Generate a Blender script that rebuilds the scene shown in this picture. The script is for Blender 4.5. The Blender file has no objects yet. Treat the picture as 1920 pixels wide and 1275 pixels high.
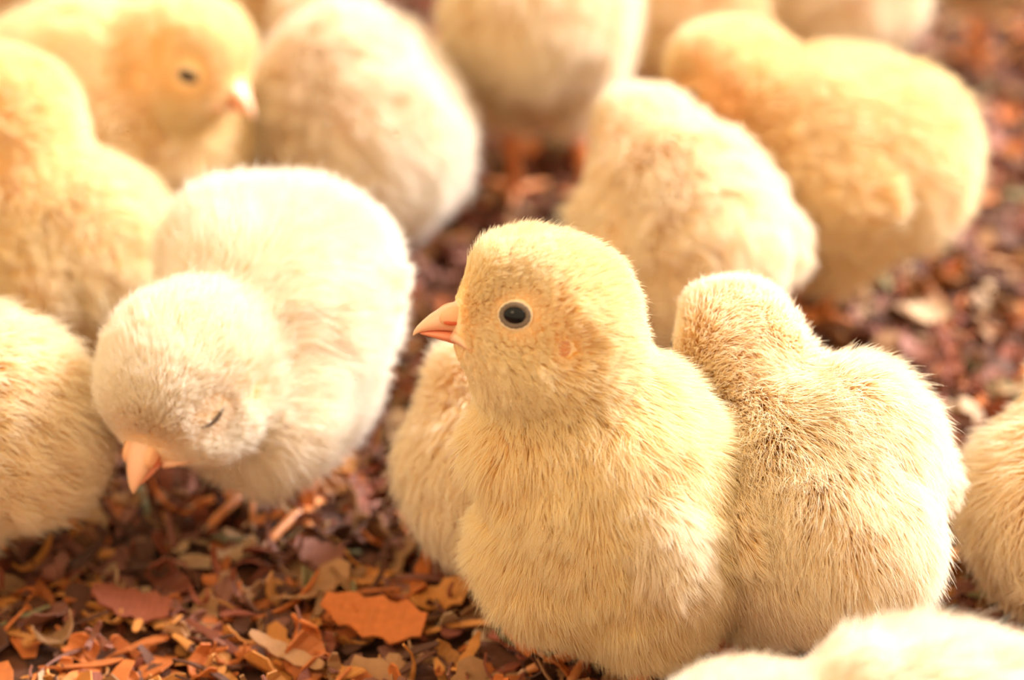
import bpy, math, random
import numpy as np
from mathutils import Vector, Matrix
from mathutils.kdtree import KDTree

rng = np.random.default_rng(7)
random.seed(7)
sc = bpy.context.scene
COL = sc.collection
CM = 0.01

# ------------------------------------------------------------------ camera
PITCH = math.radians(26.0)
CAM_H = 31.0                      # cm above the litter
F_PX = 1920 * 120.0 / 36.0
cam_pos = np.array([0.0, 0.0, CAM_H])
c_fwd = np.array([0.0, math.cos(PITCH), -math.sin(PITCH)])
c_right = np.array([1.0, 0.0, 0.0])
c_up = np.array([0.0, math.sin(PITCH), math.cos(PITCH)])
cd = bpy.data.cameras.new('camera')
cam = bpy.data.objects.new('camera', cd)
COL.objects.link(cam)
cam.location = tuple(cam_pos * CM)
cam.rotation_euler = (math.radians(90) - PITCH, 0, 0)
cd.lens = 120.0
cd.sensor_width = 36.0
cd.clip_start = 0.01
cd.clip_end = 20.0
cd.dof.use_dof = True
cd.dof.focus_distance = 0.562
cd.dof.aperture_fstop = 10.0
sc.camera = cam

# ------------------------------------------------------------------ light
w = bpy.data.worlds.new('barn_air')
sc.world = w
w.use_nodes = True
w.node_tree.nodes['Background'].inputs['Color'].default_value = (1.0, 0.77, 0.47, 1)
w.node_tree.nodes['Background'].inputs['Strength'].default_value = 1.38

def area(name, loc, target, size, power, col):
    ld = bpy.data.lights.new(name, 'AREA')
    ld.shape = 'DISK'
    ld.size = size
    ld.energy = power
    ld.color = col
    o = bpy.data.objects.new(name, ld)
    COL.objects.link(o)
    o.location = loc
    d = Vector(target) - Vector(loc)
    o.rotation_euler = d.to_track_quat('-Z', 'Y').to_euler()
    return o
area('window_light', (1.45, 1.20, 1.25), (0.0, 0.62, 0.03), 1.0, 135.0, (0.98, 0.98, 1.0))
area('warm_fill', (-0.55, 0.10, 1.05), (0.0, 0.62, 0.03), 0.45, 3.5, (1.0, 0.72, 0.42))  # weak warm fill added out of view, above left of the camera

vs = sc.view_settings
vs.view_transform = 'Standard'
vs.look = 'None'
vs.exposure = 0.0
vs.gamma = 1.0
vs.use_curve_mapping = False
cy = sc.cycles
cy.use_denoising = True
cy.use_adaptive_sampling = True
cy.adaptive_threshold = 0.08
cy.adaptive_min_samples = 12
cy.max_bounces = 10
cy.diffuse_bounces = 9
cy.glossy_bounces = 2
cy.transmission_bounces = 9
cy.transparent_max_bounces = 4

# ------------------------------------------------------------------ helpers
def unit(v):
    v = np.asarray(v, float)
    return v / (np.linalg.norm(v, axis=-1, keepdims=True) + 1e-12)

def ray(px, py):
    return unit(c_fwd * F_PX + c_right * (px - 960.0) + c_up * (637.5 - py))

def at_z(px, py, z):              # the place at height z seen at that spot of the photograph
    d = ray(px, py)
    return cam_pos + d * ((z - CAM_H) / d[2])

def at_y(px, py, y):
    d = ray(px, py)
    return cam_pos + d * (y / d[1])

def az_el(az, el):
    a, e = math.radians(az), math.radians(el)
    return np.array([math.cos(a) * math.cos(e), math.sin(a) * math.cos(e), math.sin(e)])

def frame(f, up=(0, 0, 1)):
    f = unit(f)
    l = unit(np.cross(up, f))
    u = np.cross(f, l)
    return np.stack([f, l, u])     # rows forward, left, up

class Ell:
    def __init__(s, c, r, R=None):
        s.c = np.asarray(c, float); s.r = np.asarray(r, float) * np.ones(3)
        s.R = np.eye(3) if R is None else R
    def d(s, p):
        q = (p - s.c) @ s.R.T
        k0 = np.linalg.norm(q / s.r, axis=-1)
        k1 = np.linalg.norm(q / s.r ** 2, axis=-1) + 1e-9
        return k0 * (k0 - 1.0) / k1

class Cone:                        # round cone between two balls
    def __init__(s, a, b, ra, rb):
        s.a = np.asarray(a, float); s.b = np.asarray(b, float); s.ra = ra; s.rb = rb
    def d(s, p):
        ab = s.b - s.a
        t = np.clip(((p - s.a) @ ab) / (ab @ ab), 0, 1)
        return np.linalg.norm(p - s.a - t[..., None] * ab, axis=-1) - (s.ra + (s.rb - s.ra) * t)

def smin(a, b, k):
    h = np.clip(k - np.abs(a - b), 0, None) / k
    return np.minimum(a, b) - h * h * k * 0.25

class Field:
    def __init__(s, items):         # (shape, blend)
        s.items = items
    def d(s, p):
        v = s.items[0][0].d(p)
        for sh, k in s.items[1:]:
            v = smin(v, sh.d(p), k)
        return v
    def grad(s, p, e=0.03):
        g = np.zeros(p.shape)
        for i in range(3):
            o = np.zeros(3); o[i] = e
            g[..., i] = s.d(p + o) - s.d(p - o)
        return unit(g)
    def hit(s, o, d, far=6.0):      # leave the inside of the surface along d
        t = 0.0
        o = np.asarray(o, float); d = unit(d)
        for _ in range(60):
            v = float(s.d((o + d * t)[None])[0])
            if v > -1e-3: break
            t += max(-v * 0.7, 2e-3)
        return o + d * t

def surface(field, lo, hi, h):
    lo = np.asarray(lo, float)
    n = np.ceil((np.asarray(hi) - lo) / h).astype(int) + 1
    g = np.stack(np.meshgrid(*[np.arange(k) for k in n], indexing='ij'), -1)
    V = field.d((lo + g * h).reshape(-1, 3)).reshape(n)
    acc = np.zeros(tuple(n - 1) + (3,)); cnt = np.zeros(tuple(n - 1))
    quads = []
    ids = np.arange(np.prod(n - 1)).reshape(n - 1)
    for ax in range(3):
        b, c = (ax + 1) % 3, (ax + 2) % 3
        A = np.moveaxis(V, (ax, b, c), (0, 1, 2))
        s0, s1 = A[:-1], A[1:]
        m = (s0 < 0) != (s1 < 0)
        m[:, 0, :] = m[:, -1, :] = False; m[:, :, 0] = m[:, :, -1] = False
        i, j, k = np.nonzero(m)
        t = s0[i, j, k] / (s0[i, j, k] - s1[i, j, k])
        pos = np.zeros((len(i), 3)); pos[:, ax] = i + t; pos[:, b] = j; pos[:, c] = k
        q = []
        for dj, dk in ((-1, -1), (0, -1), (0, 0), (-1, 0)):
            cell = [None] * 3; cell[ax] = i; cell[b] = j + dj; cell[c] = k + dk
            np.add.at(acc, tuple(cell), pos); np.add.at(cnt, tuple(cell), 1)
            q.append(ids[tuple(cell)])
        q = np.stack(q, 1)
        flip = s0[i, j, k] > 0
        q[flip] = q[flip][:, ::-1]
        quads.append(q)
    quads = np.concatenate(quads)
    used, inv = np.unique(quads, return_inverse=True)
    quads = inv.reshape(quads.shape)
    P = (acc.reshape(-1, 3)[used] / cnt.reshape(-1)[used][:, None]) * h + lo
    for _ in range(2):
        P = P - field.d(P)[:, None] * field.grad(P)
    return P, quads

def mesh_obj(name, verts, faces, mat, parent=None, org=(0, 0, 0), smooth=True):
    me = bpy.data.meshes.new(name)
    V = (np.asarray(verts, float) - np.asarray(org, float)) * CM
    me.from_pydata(V.tolist(), [], [list(map(int, f)) for f in faces])
    if smooth:
        me.polygons.foreach_set('use_smooth', [True] * len(me.polygons))
    me.materials.append(mat)
    me.update()
    o = bpy.data.objects.new(name, me)
    COL.objects.link(o)
    if parent is not None: o.parent = parent
    return o

def tag(o, label=None, cat=None, group=None, kind=None):
    if label: o['label'] = label
    if cat: o['category'] = cat
    if group: o['group'] = group
    if kind: o['kind'] = kind

def loft(rings, cap=True):
    n = len(rings[0]); V = np.concatenate(rings); F = []
    for i in range(len(rings) - 1):
        for j in range(n):
            F.append((i * n + j, i * n + (j + 1) % n, (i + 1) * n + (j + 1) % n, (i + 1) * n + j))
    if cap:
        F.append(tuple(range(n))[::-1]); F.append(tuple((len(rings) - 1) * n + j for j in range(n)))
    return V, F

def tube(pts, rad, n=10):
    pts = np.asarray(pts, float); rings = []
    up = np.array([0.3, 0.2, 0.9])
    for i in range(len(pts)):
        t = unit(pts[min(i + 1, len(pts) - 1)] - pts[max(i - 1, 0)])
        a = unit(np.cross(up, t)); b = np.cross(t, a)
        ang = np.linspace(0, 2 * math.pi, n, endpoint=False)
        rings.append(pts[i] + rad[i] * (np.cos(ang)[:, None] * a + np.sin(ang)[:, None] * b))
    return loft(rings)

def merge(parts):
    V = []; F = []; k = 0
    for v, f in parts:
        V.append(v); F += [tuple(i + k for i in q) for q in f]; k += len(v)
    return np.concatenate(V), F

def ball(c, r, R=None, nu=20, nv=14):
    r = np.ones(3) * r; R = np.eye(3) if R is None else R
    rings = []
    for i in range(1, nv):
        th = math.pi * i / nv
        ph = np.linspace(0, 2 * math.pi, nu, endpoint=False)
        q = np.stack([np.full(nu, math.cos(th)), math.sin(th) * np.cos(ph), math.sin(th) * np.sin(ph)], 1)
        rings.append(np.asarray(c) + (q * r) @ R)
    V, F = loft(rings, cap=False)
    k = len(V)
    V = np.concatenate([V, [np.asarray(c) + np.array([r[0], 0, 0]) @ R], [np.asarray(c) - np.array([r[0], 0, 0]) @ R]])
    for j in range(nu):
        F.append((k, (j + 1) % nu, j)); b = (nv - 2) * nu
        F.append((k + 1, b + j, b + (j + 1) % nu))
    return V, [f[::-1] for f in F]

def smooth01(x, a, b):
    t = np.clip((x - a) / (b - a), 0, 1)
    return t * t * (3 - 2 * t)

def wobble(p, f, seed):            # cheap coherent vector noise
    r = np.random.default_rng(seed)
    out = np.zeros(p.shape)
    for k in range(5):
        W = r.normal(0, 1, (3, 3)) * f * (0.7 + 0.3 * k); ph = r.uniform(0, 6.28, 3)
        out += np.sin(p @ W + ph)
    return out / 2.4

# ------------------------------------------------------------------ materials
def mat_new(name):
    m = bpy.data.materials.new(name); m.use_nodes = True
    nt = m.node_tree
    for n in list(nt.nodes): nt.nodes.remove(n)
    return m, nt, nt.nodes.new('ShaderNodeOutputMaterial')

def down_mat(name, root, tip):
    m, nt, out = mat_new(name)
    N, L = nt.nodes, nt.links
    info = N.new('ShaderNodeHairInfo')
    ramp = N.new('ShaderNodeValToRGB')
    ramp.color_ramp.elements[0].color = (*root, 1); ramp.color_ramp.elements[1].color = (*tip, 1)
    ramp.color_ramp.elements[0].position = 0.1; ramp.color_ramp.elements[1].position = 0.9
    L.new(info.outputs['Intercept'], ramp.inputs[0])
    hsv = N.new('ShaderNodeHueSaturation')
    mr = N.new('ShaderNodeMapRange'); mr.inputs['To Min'].default_value = 0.80; mr.inputs['To Max'].default_value = 1.15
    L.new(info.outputs['Random'], mr.inputs['Value'])
    L.new(mr.outputs[0], hsv.inputs['Saturation'])
    L.new(ramp.outputs[0], hsv.inputs['Color'])
    at = N.new('ShaderNodeAttribute'); at.attribute_name = 'pale'
    mx = N.new('ShaderNodeMix'); mx.data_type = 'RGBA'
    L.new(at.outputs['Fac'], mx.inputs[0]); L.new(hsv.outputs[0], mx.inputs[6]); mx.inputs[7].default_value = (0.97, 0.88, 0.74, 1)
    d = N.new('ShaderNodeBsdfDiffuse'); t = N.new('ShaderNodeBsdfTranslucent')
    g = N.new('ShaderNodeBsdfGlossy'); g.inputs['Roughness'].default_value = 0.35
    for s in (d, t): L.new(mx.outputs[2], s.inputs['Color'])
    m1 = N.new('ShaderNodeMixShader'); m1.inputs[0].default_value = 0.5
    L.new(d.outputs[0], m1.inputs[1]); L.new(t.outputs[0], m1.inputs[2])
    m2 = N.new('ShaderNodeMixShader'); m2.inputs[0].default_value = 0.03
    L.new(m1.outputs[0], m2.inputs[1]); L.new(g.outputs[0], m2.inputs[2])
    L.new(m2.outputs[0], out.inputs[0])
    return m

def skin_mat(name, col, rough=0.5, sss=0.0, bump=0.0, col2=None, scale=300.0, coat=0.0):
    m, nt, out = mat_new(name)
    N, L = nt.nodes, nt.links
    b = N.new('ShaderNodeBsdfPrincipled')
    b.inputs['Roughness'].default_value = rough
    b.inputs['Base Color'].default_value = (*col, 1)
    b.inputs['Coat Weight'].default_value = coat
    if sss:
        b.inputs['Subsurface Weight'].default_value = sss
        b.inputs['Subsurface Radius'].default_value = (0.003, 0.0012, 0.0006)
        b.inputs['Subsurface Scale'].default_value = 0.6
    tc = N.new('ShaderNodeTexCoord')
    no = N.new('ShaderNodeTexNoise'); no.inputs['Scale'].default_value = scale; no.inputs['Detail'].default_value = 5
    L.new(tc.outputs['Object'], no.inputs['Vector'])
    if col2:
        mx = N.new('ShaderNodeMix'); mx.data_type = 'RGBA'
        mx.inputs[6].default_value = (*col, 1); mx.inputs[7].default_value = (*col2, 1)
        L.new(no.outputs['Fac'], mx.inputs[0]); L.new(mx.outputs[2], b.inputs['Base Color'])
    if bump:
        bp = N.new('ShaderNodeBump'); bp.inputs['Strength'].default_value = bump; bp.inputs['Distance'].default_value = 0.0006
        L.new(no.outputs['Fac'], bp.inputs['Height']); L.new(bp.outputs[0], b.inputs['Normal'])
    L.new(b.outputs[0], out.inputs[0])
    return m

M_DOWN = {
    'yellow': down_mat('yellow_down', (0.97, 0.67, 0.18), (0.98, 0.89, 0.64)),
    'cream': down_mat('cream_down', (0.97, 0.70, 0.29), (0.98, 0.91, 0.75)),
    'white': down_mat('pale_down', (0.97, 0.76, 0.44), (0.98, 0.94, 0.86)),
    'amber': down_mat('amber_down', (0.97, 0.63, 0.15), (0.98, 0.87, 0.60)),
}
M_SKIN = skin_mat('chick_skin', (0.94, 0.68, 0.38), 0.8, 0.0, 0.3, (0.95, 0.76, 0.48))
M_BEAK = skin_mat('beak_horn', (0.88, 0.47, 0.30), 0.32, 0.35, 0.05, (0.93, 0.58, 0.38), 120.0, 0.25)
M_BEAK_LOW = skin_mat('lower_beak_horn', (0.80, 0.27, 0.15), 0.35, 0.35, 0.05, (0.84, 0.34, 0.20), 120.0, 0.2)
M_CERE = skin_mat('beak_root_skin', (0.88, 0.42, 0.22), 0.45, 0.35, 0.2, (0.90, 0.50, 0.28), 260.0)
M_NOSTRIL = skin_mat('nostril_skin', (0.60, 0.10, 0.03), 0.6)
M_EYE = skin_mat('eye_glass', (0.006, 0.006, 0.007), 0.12)
M_EYE.node_tree.nodes['Principled BSDF'].inputs['Specular IOR Level'].default_value = 0.25
M_LID = skin_mat('eyelid_skin', (0.12, 0.085, 0.062), 0.8, 0.0, 0.5, (0.22, 0.155, 0.11), 700.0)
M_LIDRIM = skin_mat('eyelid_rim_skin', (0.85, 0.60, 0.38), 0.6, 0.2, 0.6, (0.93, 0.72, 0.50), 900.0)
M_LIDSHUT = skin_mat('shut_eyelid_skin', (0.74, 0.50, 0.30), 0.9, 0.0, 0.5, (0.84, 0.62, 0.40), 700.0)
M_SLIT = skin_mat('eye_slit', (0.10, 0.06, 0.04), 0.5)
M_EAR = skin_mat('ear_skin', (0.70, 0.30, 0.14), 0.6, 0.3, 0.4, (0.78, 0.38, 0.20), 500.0)
M_LEG = skin_mat('leg_scales', (0.78, 0.26, 0.08), 0.45, 0.25, 0.6, (0.86, 0.36, 0.13), 500.0)
M_CLAW = skin_mat('claw_horn', (0.62, 0.36, 0.22), 0.35)

# ------------------------------------------------------------------ ground
def litter_base():
    m, nt, out = mat_new('trodden_litter')
    N, L = nt.nodes, nt.links
    tc = N.new('ShaderNodeTexCoord'); n1 = N.new('ShaderNodeTexNoise'); n1.inputs['Scale'].default_value = 160; n1.inputs['Detail'].default_value = 8
    cr = N.new('ShaderNodeValToRGB')
    cr.color_ramp.elements[0].color = (0.05, 0.018, 0.008, 1); cr.color_ramp.elements[1].color = (0.22, 0.075, 0.03, 1)
    cr.color_ramp.elements[0].position = 0.35; cr.color_ramp.elements[1].position = 0.7
    b = N.new('ShaderNodeBsdfPrincipled'); b.inputs['Roughness'].default_value = 0.95
    bp = N.new('ShaderNodeBump'); bp.inputs['Distance'].default_value = 0.002
    L.new(tc.outputs['Object'], n1.inputs['Vector']); L.new(n1.outputs['Fac'], cr.inputs[0]); L.new(cr.outputs[0], b.inputs['Base Color'])
    L.new(n1.outputs['Fac'], bp.inputs['Height']); L.new(bp.outputs[0], b.inputs['Normal']); L.new(b.outputs[0], out.inputs[0])
    return m
fl = mesh_obj('floor', [(-120, -60, -0.35), (120, -60, -0.35), (120, 220, -0.35), (-120, 220, -0.35)], [(0, 1, 2, 3)], litter_base(), smooth=False)
tag(fl, kind='structure')

m, nt, out = mat_new('wood_shaving')
N, L = nt.nodes, nt.links
b = N.new('ShaderNodeBsdfPrincipled'); b.inputs['Roughness'].default_value = 0.7
at = N.new('ShaderNodeAttribute'); at.attribute_name = 'shade'
tc = N.new('ShaderNodeTexCoord'); no = N.new('ShaderNodeTexNoise'); no.inputs['Scale'].default_value = 500
mr = N.new('ShaderNodeMapRange'); mr.inputs['To Min'].default_value = 0.7; mr.inputs['To Max'].default_value = 1.25
mu = N.new('ShaderNodeVectorMath'); mu.operation = 'SCALE'
L.new(tc.outputs['Object'], no.inputs['Vector']); L.new(no.outputs['Fac'], mr.inputs['Value']); L.new(mr.outputs[0], mu.inputs['Scale'])
L.new(at.outputs['Color'], mu.inputs[0]); L.new(mu.outputs[0], b.inputs['Base Color'])
tr = N.new('ShaderNodeBsdfTranslucent'); L.new(mu.outputs[0], tr.inputs['Color'])
mxs = N.new('ShaderNodeMixShader'); mxs.inputs[0].default_value = 0.2
L.new(b.outputs[0], mxs.inputs[1]); L.new(tr.outputs[0], mxs.inputs[2]); L.new(mxs.outputs[0], out.inputs[0])
M_SHAV = m

def shaving(c, length, width, curl, yaw, tilt, roll, twist=0.0, thick=0.04, nu=9):
    """A curled wood shaving with thickness; returns verts, faces."""
    s = np.linspace(-0.5, 0.5, nu)
    if abs(curl) > 0.05:
        R = length / curl
        x = R * np.sin(s * curl); z = R * (1 - np.cos(s * curl)); tx = np.cos(s * curl); tz = np.sin(s * curl)
    else:
        x = s * length; z = s * 0; tx = s * 0 + 1; tz = s * 0
    wd = width * 0.5 * (1 - 0.55 * np.abs(2 * s) ** 3) * (1 + 0.18 * np.sin(s * 23 + c[0] * 7))
    V = []
    for i in range(nu):
        a = twist * s[i]
        side = np.array([-tz[i] * math.sin(a), math.cos(a), tx[i] * math.sin(a)])
        nrm = np.array([-tz[i] * math.cos(a), -math.sin(a), tx[i] * math.cos(a)])
        p = np.array([x[i], 0, z[i]])
        V += [p - side * wd[i], p + side * wd[i], p + side * wd[i] + nrm * thick, p - side * wd[i] + nrm * thick]
    V = np.array(V)
    F = []
    for i in range(nu - 1):
        for j in range(4):
            F.append((4 * i + j, 4 * i + (j + 1) % 4, 4 * i + 4 + (j + 1) % 4, 4 * i + 4 + j))
    F += [(3, 2, 1, 0), (4 * nu - 4, 4 * nu - 3, 4 * nu - 2, 4 * nu - 1)]
    Rm = (Matrix.Rotation(yaw, 3, 'Z') @ Matrix.Rotation(tilt, 3, 'Y') @ Matrix.Rotation(roll, 3, 'X'))
    return V @ np.array(Rm).T + np.asarray(c), F

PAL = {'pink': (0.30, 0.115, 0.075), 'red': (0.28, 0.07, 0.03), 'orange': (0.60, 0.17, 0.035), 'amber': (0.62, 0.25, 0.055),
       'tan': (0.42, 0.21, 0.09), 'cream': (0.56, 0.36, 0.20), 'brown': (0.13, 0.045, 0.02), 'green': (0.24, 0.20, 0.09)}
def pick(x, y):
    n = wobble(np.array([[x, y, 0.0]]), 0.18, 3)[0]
    front_glow = 1 / (1 + math.exp((y - 52.4) / 1.1)) * (1 if x < 3 else 0.35)  # warm glow on the near litter, painted in as more orange and amber shavings
    wts = {'pink': 1.1 + 0.5 * n[0], 'red': 0.8, 'orange': 0.25 + 2.2 * front_glow, 'amber': 0.15 + 1.2 * front_glow * (1 + n[1]),
           'tan': 0.9 + 0.4 * n[2], 'cream': 0.22 * (1 - front_glow) + 0.03, 'brown': 1.5, 'green': 0.10}
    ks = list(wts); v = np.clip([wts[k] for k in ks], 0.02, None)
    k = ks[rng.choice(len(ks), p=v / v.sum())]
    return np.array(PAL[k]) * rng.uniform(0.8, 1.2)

def set_shade(o, cols):
    a = o.data.color_attributes.new('shade', 'FLOAT_COLOR', 'POINT')
    a.data.foreach_set('color', np.concatenate([cols, np.ones((len(cols), 1))], 1).ravel())

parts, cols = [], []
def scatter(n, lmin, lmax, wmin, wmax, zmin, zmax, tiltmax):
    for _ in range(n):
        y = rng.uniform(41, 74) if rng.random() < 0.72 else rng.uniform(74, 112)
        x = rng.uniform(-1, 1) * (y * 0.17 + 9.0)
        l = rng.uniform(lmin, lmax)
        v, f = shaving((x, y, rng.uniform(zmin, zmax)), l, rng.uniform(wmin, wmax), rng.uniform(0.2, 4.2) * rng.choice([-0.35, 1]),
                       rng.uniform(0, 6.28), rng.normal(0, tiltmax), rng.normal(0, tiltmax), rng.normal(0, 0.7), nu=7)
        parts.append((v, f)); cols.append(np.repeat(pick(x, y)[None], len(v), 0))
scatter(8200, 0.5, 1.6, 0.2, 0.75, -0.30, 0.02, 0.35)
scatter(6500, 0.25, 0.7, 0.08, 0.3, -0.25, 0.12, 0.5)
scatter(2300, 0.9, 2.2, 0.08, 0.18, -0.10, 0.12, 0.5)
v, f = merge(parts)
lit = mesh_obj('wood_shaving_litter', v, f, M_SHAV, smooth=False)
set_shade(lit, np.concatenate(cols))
tag(lit, 'bed of reddish brown and orange wood shavings under all the chicks', 'bedding', kind='stuff')

# shavings that stand out one by one
SG = 'larger loose shavings lying on the litter'
for (px, py, ln, wd, curl, yaw, tilt, roll, c, lab) in (
    (985, 1215, 1.7, 0.26, 0.3, -55, 12, 20, 'orange', 'long narrow orange shaving slanting out from under the sharp upright chick'),
    (790, 1075, 1.5, 0.24, 0.5, 75, -18, 30, 'orange', 'upright orange splinter of wood beside the tan half hidden chick'),
    (700, 1165, 1.9, 1.00, 0.5, -15, 8, 10, 'orange', 'broad flat orange chip, widest one left of the sharp upright chick'),
    (590, 1110, 1.6, 0.80, 1.0, 40, -8, -15, 'tan', 'broad dull tan chip with a curled edge beside the flat orange chip'),
    (575, 975, 1.6, 0.24, 2.4, -35, 10, 25, 'cream', 'thin pinkish cream curl below the pecking chick\'s breast'),
    (585, 870, 1.1, 0.65, 1.6, 10, 0, -20, 'cream', 'pale beige chip between the pecking chick and the tan half hidden chick'),
    (600, 925, 0.9, 0.45, 3.4, 60, 15, 35, 'tan', 'small tan ring shaped curl just under the pale beige chip'),
    (440, 1035, 1.2, 0.28, 2.8, 15, -10, 20, 'cream', 'pale curved shaving on the dark litter below the pecking chick\'s beak'),
    (600, 1040, 1.1, 0.62, 1.4, -20, 6, 14, 'pink', 'mauve pink chip above the dull tan chip'),
    (245, 1135, 1.5, 0.75, 0.8, -12, 10, 8, 'red', 'broad salmon red chip in the orange patch at lower left'),
    (95, 1080, 1.3, 0.30, 3.0, 80, 10, 20, 'pink', 'dusky pink curl near the left edge below the left hand chick'),
    (830, 1120, 1.3, 0.55, 1.8, 25, -14, 20, 'amber', 'curled amber chip touching the shadow of the sharp chick\'s belly'),
    (540, 1225, 1.6, 0.28, 0.8, -30, 8, 25, 'tan', 'long tan shaving with a pale end near the bottom edge'),
    (870, 1235, 1.3, 0.20, 2.2, 65, -12, 15, 'amber', 'thin amber curl at the bottom edge left of the sharp chick\'s feet'),
    (1735, 590, 1.1, 0.6, 1.2, 20, 5, 20, 'cream', 'pale blurred chip on the open litter below the large bowed chick'),
    (1720, 660, 1.0, 0.5, 1.5, -40, 10, 10, 'pink', 'pink blurred chip just above the back of the chick seen from behind')):
    p = at_z(px, py, 0.14)
    v, f = shaving(p, ln, wd, curl, math.radians(yaw), math.radians(tilt), math.radians(roll), 0.5, 0.05, 13)
    v[:, 2] += 0.02 - v[:, 2].min()
    o = mesh_obj('wood_shaving', v, f, M_SHAV, None, (p[0], p[1], 0), smooth=False)
    o.location = (p[0] * CM, p[1] * CM, 0)
    set_shade(o, np.repeat(np.array([PAL[c]]) * 1.15, len(v), 0))
    tag(o, lab, 'wood shaving', SG)

# ------------------------------------------------------------------ chicks
def hair_object(name, parent, org, roots, nrm, flow, length, npts, rad, mat, clump_cm, clump, lift, pale, seed, curl=0.25):
    r = np.random.default_rng(seed)
    n = len(roots)
    L = (length * r.uniform(0.72, 1.18, n))[:, None]
    side = np.cross(nrm, flow)
    jit = wobble(roots, 2.6, seed + 1) * 0.22 + r.normal(0, 0.16, (n, 3))
    s = np.linspace(0, 1, npts)
    d0 = unit(nrm * lift + flow * (1 - lift) * 0.6 + jit * 0.35)
    d1 = unit(nrm * lift * 0.55 + flow * (1 - lift * 0.3) + jit + side * r.normal(0, curl, (n, 1)))
    P = np.zeros((n, npts, 3)); P[:, 0] = roots - nrm * 0.03
    for k in range(1, npts):
        t = (k - 0.5) / (npts - 1)
        P[:, k] = P[:, k - 1] + unit(d0 * (1 - t) + d1 * t) * L / (npts - 1)
    if clump > 0:
        ng = max(8, int(n * 0.02 * (0.1 / clump_cm)))
        gi = r.choice(n, min(ng, n), replace=False)
        kd = KDTree(len(gi))
        for q, g in enumerate(gi): kd.insert(roots[g], q)
        kd.balance()
        own = np.array([gi[kd.find(p)[1]] for p in roots])
        near = np.linalg.norm(roots - roots[own], axis=1)
        wgt = (clump * np.exp(-(near / (clump_cm * 3)) ** 2) * r.uniform(0.4, 1.0, n))[:, None]
        for k in range(1, npts):
            t = (k / (npts - 1)) ** 1.3
            tgt = P[own, k]
            P[:, k] += (tgt - P[:, k]) * wgt * t
    cu = bpy.data.hair_curves.new(name)
    cu.add_curves([npts] * n)
    cu.position_data.foreach_set('vector', ((P - org) * CM).astype(np.float32).ravel())
    ra = cu.attributes.get('radius') or cu.attributes.new('radius', 'FLOAT', 'POINT')
    prof = np.clip(1.0 - s ** 2.2, 0.06, 1)
    ra.data.foreach_set('value', (np.ones((n, 1)) * r.uniform(0.7, 1.2, (n, 1)) * rad * CM * prof[None]).astype(np.float32).ravel())
    pa = cu.attributes.new('pale', 'FLOAT', 'CURVE')
    pa.data.foreach_set('value', pale.astype(np.float32))
    cu.materials.append(mat)
    o = bpy.data.objects.new(name, cu); COL.objects.link(o); o.parent = parent
    return o

def sample(V, Q, n, r):
    T = np.concatenate([Q[:, [0, 1, 2]], Q[:, [0, 2, 3]]])
    a, b, c = V[T[:, 0]], V[T[:, 1]], V[T[:, 2]]
    ar = np.linalg.norm(np.cross(b - a, c - a), axis=1)
    i = r.choice(len(T), n, p=ar / ar.sum())
    u = np.sqrt(r.random(n))[:, None]; v = r.random(n)[:, None]
    return a[i] * (1 - u) + b[i] * u * (1 - v) + c[i] * u * v

def leg(root, org, hip, foot, az, visible=True):
    hip = np.asarray(hip, float); foot = np.asarray(foot, float)
    mid = hip * 0.5 + foot * 0.5
    f = np.array([math.cos(math.radians(az)), math.sin(math.radians(az)), 0]); l = np.array([-f[1], f[0], 0])
    hock = hip * 0.62 + foot * 0.38 - f * 0.35
    ank = foot + np.array([0, 0, 0.22])
    pts = [hip, hip * 0.5 + hock * 0.5, hock, hock * 0.5 + ank * 0.5, ank]
    v, fa = tube(pts, [0.34, 0.25, 0.20, 0.155, 0.17], 12)
    lo = mesh_obj('leg', v, fa, M_LEG, root, org)
    for a, ln in ((0, 1.35), (38, 1.1), (-38, 1.1), (180, 0.6)):
        ca, sa = math.cos(math.radians(a)), math.sin(math.radians(a))
        d = f * ca + l * sa
        p = [ank - np.array([0, 0, .03]), ank + d * ln * 0.3 - np.array([0, 0, .03]), foot + d * ln * 0.62 + np.array([0, 0, .16]), foot + d * ln * 0.85 + np.array([0, 0, .10]), foot + d * ln + np.array([0, 0, .08])]
        v, fa = tube(p, [0.13, 0.115, 0.085, 0.095, 0.06], 10)
        mesh_obj('toe', v, fa, M_LEG, lo, org)
        e = p[-1]
        v, fa = tube([e - d * .03, e + d * .09 + np.array([0, 0, .01]), e + d * .18 - np.array([0, 0, .06])], [.05, .038, .008], 8)
        mesh_obj('claw', v, fa, M_CLAW, lo, org)

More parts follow.
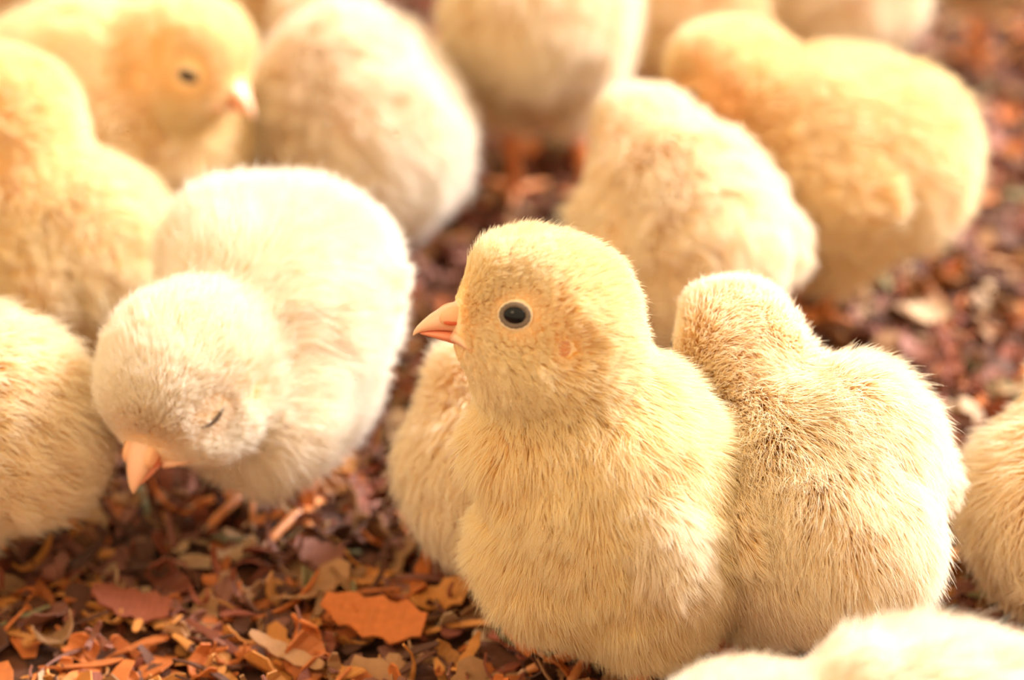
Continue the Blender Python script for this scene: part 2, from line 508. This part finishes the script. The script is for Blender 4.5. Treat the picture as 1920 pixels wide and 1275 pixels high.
def beak(root, org, base, hf, size=1.0, gape=0.0):
    """hf: rows forward, left, up of the head; base: root of the beak."""
    F, Lf, U = hf
    def part(stations):
        rings = []
        for x, zt, zb, wd in stations:
            a = np.linspace(0, 2 * math.pi, 18, endpoint=False)
            zc, hh = (zt + zb) / 2, (zt - zb) / 2
            rings.append(base + (F * x * 0.80 + U * zc) * size + size * (np.sign(np.cos(a)) * np.abs(np.cos(a)) ** 0.85)[:, None] * wd * 0.85 * Lf + size * np.sin(a)[:, None] * hh * U)
        return loft(rings)
    up = [(-0.42, .40, -.16, .34), (-0.22, .40, -.145, .35), (0.0, .36, -.125, .335), (0.2, .29, -.12, .29), (0.38, .205, -.125, .235), (0.55, .10, -.145, .175), (0.68, -.005, -.17, .12), (0.77, -.09, -.205, .07), (0.82, -.16, -.235, .03), (0.83, -.20, -.235, .008)]
    lo = [(-0.40, -.12, -.34, .30), (-0.15, -.11, -.33, .29), (0.1, -.11, -.30, .25), (0.35, -.12, -.255, .19), (0.55, -.14, -.225, .12), (0.66, -.16, -.21, .06), (0.70, -.18, -.20, .015)]
    v, f = part(up); ub = mesh_obj('upper_beak', v, f, M_BEAK, root, org)
    v, f = part(lo); mesh_obj('lower_beak', v, f, M_BEAK_LOW, root, org)
    lumps = []
    for s in (-1, 1):
        c = base + (F * 0.10 + Lf * s * 0.20 + U * 0.13) * size
        lumps.append(ball(c, np.array([.23, .10, .155]) * size, np.stack([unit(F - U * 0.35), Lf, unit(U + F * 0.35)]), 18, 12))
    v, f = merge(lumps); mesh_obj('beak_root', v, f, M_CERE, ub, org)
    lumps = []
    for s in (-1, 1):
        c = base + (F * 0.13 + Lf * s * 0.262 + U * 0.035) * size
        lumps.append(ball(c, np.array([.13, .035, .04]) * size, np.stack([unit(F - U * 0.05), Lf, U]), 14, 10))
    v, f = merge(lumps); mesh_obj('nostril', v, f, M_NOSTRIL, ub, org)
    # corner of the mouth
    return ub

def eye(root, org, c, n, up, size, closed=0.0):
    """c on the skin, n outward; closed 0 open .. 1 shut"""
    n = unit(n); f = unit(np.cross(up, n)); u = np.cross(n, f)
    R = np.stack([n, f, u])
    hgt = 1.0 - closed
    if closed < 0.95:
        v, fa = ball(c - n * 0.02, np.array([.15, .225, .225 * (0.72 * hgt + 0.02)]) * size, R, 28, 18)
        e = mesh_obj('eye', v, fa, M_EYE, root, org)
    else:
        v, fa = ball(c - n * 0.09 * size, np.array([.10, .30, .16]) * size, R, 28, 18)
        e = mesh_obj('eye', v, fa, M_LIDSHUT, root, org)
        a = np.linspace(-1, 1, 15)
        pts = [c + n * (0.045 - 0.055 * x * x) * size + f * 0.30 * x * size + u * (-0.05 + 0.07 * x * x) * size for x in a]
        v, fa = tube(pts, [0.036 * (1 - 0.85 * abs(x) ** 2) * size for x in a], 8)
        mesh_obj('eye_slit', v, fa, M_SLIT, e, org)
        return e
    def ring(name, rx, rz, tr, out_, mat):
        rings = []
        for k in range(48):
            a = 2 * math.pi * k / 48
            d = f * math.cos(a) * rx + u * math.sin(a) * rz
            dn = unit(d)
            cc = c + n * out_ * size + d * size
            b_ = np.linspace(0, 2 * math.pi, 10, endpoint=False)
            wav = 1 + 0.12 * math.sin(a * 17)
            rings.append(cc + tr * wav * size * (np.cos(b_)[:, None] * dn + 0.7 * np.sin(b_)[:, None] * n))
        rings.append(rings[0])
        v, fa = loft(rings, cap=False)
        mesh_obj(name, v, fa, mat, e, org)
    ring('eyelid', .235, .235 * (0.64 * hgt + 0.14), .050, .035, M_LID)
    ring('eyelid_rim', .29, .29 * (0.68 * hgt + 0.15), .022, .02, M_LIDRIM)
    return e

DEPTHS = []
G = 'chicks crowded together on the wood shavings'
def chick(label, body, bax, az, el, head, dy, look, hr=1.15, tint='cream', hairs=20000, rad=0.012, npts=4, h=0.14,
          eyes=None, closed=0.0, feet=None, face=True, wings=(), extra=(), seed=1, blen=0.85, hlen=0.5, clump=0.3, neck=1.0, wing_hairs=3000, wing_pale=0.35, foot_az=None, roll=0):
    r = np.random.default_rng(seed)
    B = at_z(*body)
    bax = tuple(x * 0.83 for x in bax); hr = hr * 0.9
    H = at_y(head[0], head[1], B[1] + dy)
    bf = frame(az_el(az, el))
    hf = frame(az_el(*look))
    if roll:
        a = math.radians(roll); F0, L0, U0 = hf
        hf = np.stack([F0, L0 * math.cos(a) + U0 * math.sin(a), U0 * math.cos(a) - L0 * math.sin(a)])
    a_, b_, c_ = bax
    F_, L_, U_ = bf
    items = [(Ell(B, bax, bf), 0),
             (Ell(B + F_ * a_ * 0.42 - U_ * c_ * 0.15, (a_ * 0.66, b_ * 0.88, c_ * 0.86), bf), 0.5),
             (Ell(B - F_ * a_ * 0.60 - U_ * c_ * 0.06, (a_ * 0.55, b_ * 0.70, c_ * 0.72), bf), 0.8),
             (Cone(B + F_ * a_ * 0.45 + U_ * c_ * 0.25, H - hf[0] * hr * 0.1, min(b_, c_) * 0.62 * neck, hr * 0.80 * neck), 0.9),
             (Ell(H, (hr * 1.04, hr * 0.93, hr * 0.97), hf), 0.5),
             (Ell(H + hf[0] * hr * 0.33 + hf[2] * hr * 0.27, (hr * 0.68, hr * 0.72, hr * 0.62), hf), 0.4),
             (Ell(H + hf[0] * hr * 0.55 - hf[2] * hr * 0.12, (hr * 0.66, hr * 0.66, hr * 0.62), hf), 0.5)]
    f_up = np.array([0, 0, 1.0])
    fo = []
    faz = az if foot_az is None else foot_az
    fd = np.array([math.cos(math.radians(faz)), math.sin(math.radians(faz)), 0]); fl_ = np.array([-fd[1], fd[0], 0])
    for s in (-1, 1):
        hip = B + fl_ * s * b_ * 0.48 - np.array([0, 0, c_ * 0.80])
        if feet and feet.get(s) is not None:
            ft = at_z(feet[s][0], feet[s][1], 0.0)
        else:
            ft = np.array([hip[0], hip[1], 0]) + fd * 0.25
        fo.append((hip, ft))
        if hip[2] > 0.6:
            items.append((Cone(hip + np.array([0, 0, 0.7]), hip * 0.72 + ft * 0.28, 0.85, 0.36), 0.9))
    for (px, py, ddy, rr) in extra:
        items.append((Ell(at_y(px, py, B[1] + ddy), rr, bf), 0.9))
    fld = Field(items)
    pts = np.array([it[0].c if isinstance(it[0], Ell) else it[0].a for it in items] + [x[1] for x in fo])
    lo = pts.min(0) - 3.4; hi = pts.max(0) + 3.4
    lo[2] = max(lo[2], -0.3)
    V, Q = surface(fld, lo, hi, h)
    root_p = np.array([B[0], B[1], 0.0])
    root = bpy.data.objects.new('chick', None); COL.objects.link(root)
    root.empty_display_size = 0.02
    root.location = tuple(root_p * CM)
    tag(root, label, 'chick', G)
    bo = mesh_obj('body', V, Q, M_SKIN, root, root_p)
    beak_base = fld.hit(H, hf[0] - hf[2] * 0.08) - hf[0] * 0.10
    eyes_pos = []
    for s in (-1, 1):
        e = fld.hit(H, hf[0] * 0.52 + hf[1] * s * 0.80 + hf[2] * 0.16)
        eyes_pos.append((s, e, fld.grad(e[None])[0]))
    ears = [fld.hit(H, hf[0] * -0.12 + hf[1] * s * 0.95 - hf[2] * 0.20) for s in (-1, 1)]
    if face:
        beak(root, root_p, beak_base - hf[0] * 0.02, hf, hr / 1.35 * 1.18)
        for s in (-1, 1):
            q = beak_base + hf[1] * s * 0.26 * hr / 1.35 - hf[2] * 0.17 * hr / 1.35 - hf[0] * 0.05
            pl = []
            for k in range(7):
                q2 = q - hf[0] * 0.075 * k * hr / 1.35 + hf[1] * s * 0.055 * k - hf[2] * 0.004 * k * k
                for _ in range(3):
                    q2 = q2 - fld.grad(q2[None])[0] * float(fld.d(q2[None])[0])
                pl.append(q2 + fld.grad(q2[None])[0] * 0.02)
            v, f = tube(pl, [.10 * hr / 1.35 * (1 - k / 8) for k in range(7)], 10)
            mesh_obj('mouth_corner', v, f, M_BEAK, root, root_p)
        for s, e, n in eyes_pos:
            eye(root, root_p, e, n, hf[2], hr / 1.35, closed)
        for e in ears:
            n = fld.grad(e[None])[0]
            v, f = ball(e - n * 0.04, np.array([.06, .15, .19]) * hr / 1.35, frame(n) , 16, 12)
            mesh_obj('ear', v, f, M_EAR, root, root_p)
    for hip, ft in fo:
        leg(root, root_p, hip, ft, faz)
    # the down
    P = sample(V, Q, hairs, r)
    if face:
        P2 = sample(V, Q, int(hairs * 1.6), r)
        P2 = P2[np.linalg.norm(P2 - (H + hf[0] * hr * 0.75), axis=1) < hr * 1.15]
        P = np.concatenate([P, P2])
    n = fld.grad(P)
    dh = np.linalg.norm(P - H, axis=1) / hr
    wh = 1 - smooth01(dh, 1.15, 1.9)
    fh = unit(P - (beak_base + hf[0] * 0.4))
    fb = unit(-F_ - 0.45 * f_up)
    flow = fh * wh[:, None] + fb * (1 - wh)[:, None] + wobble(P, 0.8, seed) * 0.25
    flow = unit(flow - n * np.sum(flow * n, 1)[:, None])
    db = np.linalg.norm(P - beak_base, axis=1) / (hr / 1.35)
    length = blen + (hlen - blen) * wh
    length = length * np.where(r.random(len(P)) < 0.08, 1.18, 1.0)
    if face:
        length = length * (0.16 + 0.84 * smooth01(db, 0.35, 1.25))
        keep = db > 0.38
        for s, e, _ in eyes_pos:
            de = np.linalg.norm(P - e, axis=1) / (hr / 1.35)
            keep &= de > (0.29 if closed < 0.95 else 0.11)
            length = length * (0.22 + 0.78 * smooth01(de, 0.28, 1.1))
        for e in ears:
            de = np.linalg.norm(P - e, axis=1) / (hr / 1.35)
            keep &= (de > 0.16) | (r.random(len(P)) < 0.15)
            length = length * (0.45 + 0.55 * smooth01(de, 0.15, 0.6))
    else:
        keep = np.ones(len(P), bool)
    keep &= P[:, 2] > 0.25
    pale = np.clip(0.06 + 0.20 * wobble(P, 0.7, seed + 9)[:, 0], 0, 0.6)
    P, n, flow, length, pale = P[keep], n[keep], flow[keep], length[keep], pale[keep]
    lift = (0.64 + 0.10 * wh - 0.34 * (1 - smooth01(db, 0.5, 1.5)) * float(face))[keep][:, None]
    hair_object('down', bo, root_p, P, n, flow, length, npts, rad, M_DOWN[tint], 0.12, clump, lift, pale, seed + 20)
    # small wings folded on the flanks
    for (s, u0, w0, ln, wd, droop) in wings:
        o = B + F_ * a_ * u0 + U_ * c_ * w0
        c = fld.hit(o, L_ * s)
        wf = unit(-F_ * 1.0 + np.array([0, 0, -droop]))
        nn = fld.grad(c[None])[0]
        wf = unit(wf - nn * (wf @ nn))
        c = c + nn * (0.10 if wing_pale > 0.5 else 0.02)
        WR = np.stack([wf, nn, np.cross(wf, nn)])
        we = Field([(Ell(c + wf * ln * 0.25, (ln, 0.30, wd), WR), 0), (Ell(c + wf * ln * 0.95 + nn * 0.05, (ln * 0.55, 0.20, wd * 0.6), WR), 0.3)])
        Vw, Qw = surface(we, c - ln * 2.2 - 0.5, c + ln * 2.2 + 0.5, 0.11)
        wo = mesh_obj('wing', Vw, Qw, M_SKIN, root, root_p)
        Pw = sample(Vw, Qw, wing_hairs, r)
        nw = we.grad(Pw)
        ok = nw @ nn > -0.3
        Pw, nw = Pw[ok], nw[ok]
        fw = np.repeat(wf[None], len(Pw), 0) + wobble(Pw, 1.2, seed + 5) * 0.3
        fw = unit(fw - nw * np.sum(fw * nw, 1)[:, None])
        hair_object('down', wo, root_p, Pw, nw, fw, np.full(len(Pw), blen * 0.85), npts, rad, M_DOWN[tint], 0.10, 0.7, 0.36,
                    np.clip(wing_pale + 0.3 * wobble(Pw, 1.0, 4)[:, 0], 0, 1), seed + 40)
    DEPTHS.append((label[:40], float((B - cam_pos) @ c_fwd), float((H - cam_pos) @ c_fwd), [round(float(x),2) for x in B], [round(float(x),2) for x in H]))
    return root, fld, B, H, beak_base

# the chick in focus
hero = chick('sharp upright yellow chick, head in profile with open dark eye and pink beak',
      (1184, 940, 3.4), (2.3, 1.85, 1.88), 205, 60, (1024, 606), -0.3, (186, 8), 1.38, 'yellow', 170000, 0.0062, 6, 0.10,
      seed=11, blen=0.85, hlen=0.48, clump=0.45, wings=[(1, 0.30, -0.05, 0.80, 0.50, 1.0)], wing_hairs=10000, wing_pale=0.75, neck=0.92, roll=18,
      extra=[(1015, 815, -0.35, (0.85, 0.85, 0.85)), (1040, 1040, -0.2, (0.95, 0.95, 0.95))])
chick('cream chick seen from behind, touching the back of the sharp upright chick',
      (1512, 930, 3.3), (2.35, 1.8, 1.9), 122, 18, (1380, 675), 1.6, (105, -5), 1.12, 'cream', 110000, 0.0072, 5, 0.12,
      seed=12, extra=[(1615, 820, 0.4, (0.95, 0.85, 0.85))], face=True, wings=[(1, 0.15, 0.25, 0.9, 0.55, 0.3), (-1, 0.15, 0.3, 0.8, 0.5, 0.2)], wing_hairs=8000, blen=0.8)
chick('whitish chick bending to peck, eye a narrow slit and beak pointing at the litter',
      (522, 575, 4.1), (2.35, 1.62, 1.95), 240, -8, (345, 705), -2.9, (240, -34), 1.44, 'white', 110000, 0.0075, 5, 0.12,
      seed=13, closed=1.0, extra=[(470, 770, -1.7, (1.0, 1.2, 1.0)), (440, 470, 0.7, (0.8, 0.85, 0.8))], wings=[(1, 0.1, 0.2, 1.1, 0.7, 0.1)], wing_hairs=7000)
chick('cream chick cut by the left edge, low beside the pecking chick',
      (-70, 770, 3.2), (2.3, 1.75, 1.85), 160, 5, (-230, 600), 0.6, (170, 0), 1.1, 'cream', 40000, 0.011, 4, seed=14)
chick('yellow chick turned away at the left edge, directly above the pecking chick\'s head',
      (115, 455, 3.1), (2.3, 1.75, 1.9), 150, 20, (10, 225), 1.0, (165, 0), 1.3, 'yellow', 40000, 0.011, 4, seed=15,
      wings=[(1, 0.1, 0.2, 1.0, 0.6, 0.2)])
chick('blurred chick facing right with half shut dark eye and orange beak tip, top left corner',
      (165, 190, 3.9), (2.6, 1.9, 2.0), -8, 8, (348, 112), -0.5, (-30, -20), 1.22, 'yellow', 36000, 0.013, 4, seed=16,
      closed=0.35, extra=[(330, 260, 0.2, (1.2, 1.3, 1.3))], roll=-8)
chick('rounded blurred chick showing its rump, right of the orange beak tip in the top row',
      (668, 230, 2.9), (2.5, 2.2, 2.2), 118, 10, (600, 80), 2.4, (120, -10), 1.1, 'white', 34000, 0.014, 4, seed=17)
chick('blurred chick standing tall on orange legs at the top centre',
      (1012, -5, 4.9), (1.95, 1.7, 1.95), 85, 20, (1000, -180), 1.5, (85, 0), 1.15, 'cream', 30000, 0.014, 4, seed=18,
      feet={-1: (1105, 395), 1: (965, 375)})
chick('amber blurred chick at the top edge, behind the head of the big bowed chick',
      (1290, 5, 3.3), (1.9, 1.5, 1.6), 70, 5, (1290, -110), 1.5, (80, 0), 1.0, 'amber', 22000, 0.016, 4, seed=19)
chick('pale blurred chick at the top edge, behind the large chick with the bowed head',
      (1560, -45, 3.4), (2.1, 1.7, 1.9), 20, 5, (1700, -170), 0.5, (20, 0), 1.1, 'cream', 22000, 0.016, 4, seed=20)
chick('large blurred chick with bowed head and amber neck, beside the bare litter at right',
      (1580, 285, 3.6), (2.3, 1.9, 2.05), 172, 2, (1372, 150), 0.9, (158, -30), 1.1, 'amber', 38000, 0.014, 4, seed=21,
      wings=[(1, 0.25, 0.15, 1.1, 0.75, 0.3)])
chick('blurred cream chick seen from behind, just above the sharp upright chick\'s head',
      (1275, 425, 3.3), (2.2, 1.8, 1.9), 112, 22, (1215, 290), 1.6, (118, -5), 1.12, 'cream', 40000, 0.012, 4, seed=22,
      wings=[(1, 0.1, 0.2, 1.1, 0.75, 0.3), (-1, 0.1, 0.2, 1.1, 0.75, 0.3)])
chick('soft tan chick mostly hidden behind the chest of the sharp upright chick',
      (945, 845, 2.35), (1.75, 1.25, 1.6), 80, 25, (920, 740), 0.8, (60, 0), 0.95, 'cream', 26000, 0.013, 4, seed=23)
chick('blurred chick cut by the right edge, standing alone on the litter',
      (2020, 915, 2.3), (2.0, 1.4, 1.8), 60, 15, (2065, 730), 1.2, (50, 0), 1.0, 'cream', 26000, 0.013, 4, seed=24)
chick('pale chick in the bottom right corner, only its back and head top in the picture',
      (1810, 1445, 3.0), (2.4, 1.85, 1.9), 165, 5, (1395, 1400), -0.5, (180, -15), 1.05, 'white', 50000, 0.011, 4, seed=25,
      wings=[(-1, 0.2, 0.4, 1.1, 0.7, -0.1)])
chick('tan blurred chick at the top edge, between the beaked chick and the round rump',
      (545, -75, 3.2), (1.9, 1.5, 1.6), 100, 5, (545, -190), 1.5, (100, 0), 1.0, 'amber', 16000, 0.018, 4, seed=26)
chick('blurred chick in the very top left corner, behind the back of the beaked chick',
      (10, -75, 3.0), (1.8, 1.4, 1.5), 160, 5, (-90, -170), 0.8, (160, 0), 1.0, 'amber', 16000, 0.018, 4, seed=27)
chick('chick at the top right corner of which mainly an orange leg shows',
      (1880, -190, 4.3), (2.1, 1.7, 1.9), 100, 10, (1880, -330), 1.5, (100, 0), 1.0, 'cream', 16000, 0.018, 4, seed=28,
      feet={1: (1835, 125), -1: (1960, 90)})
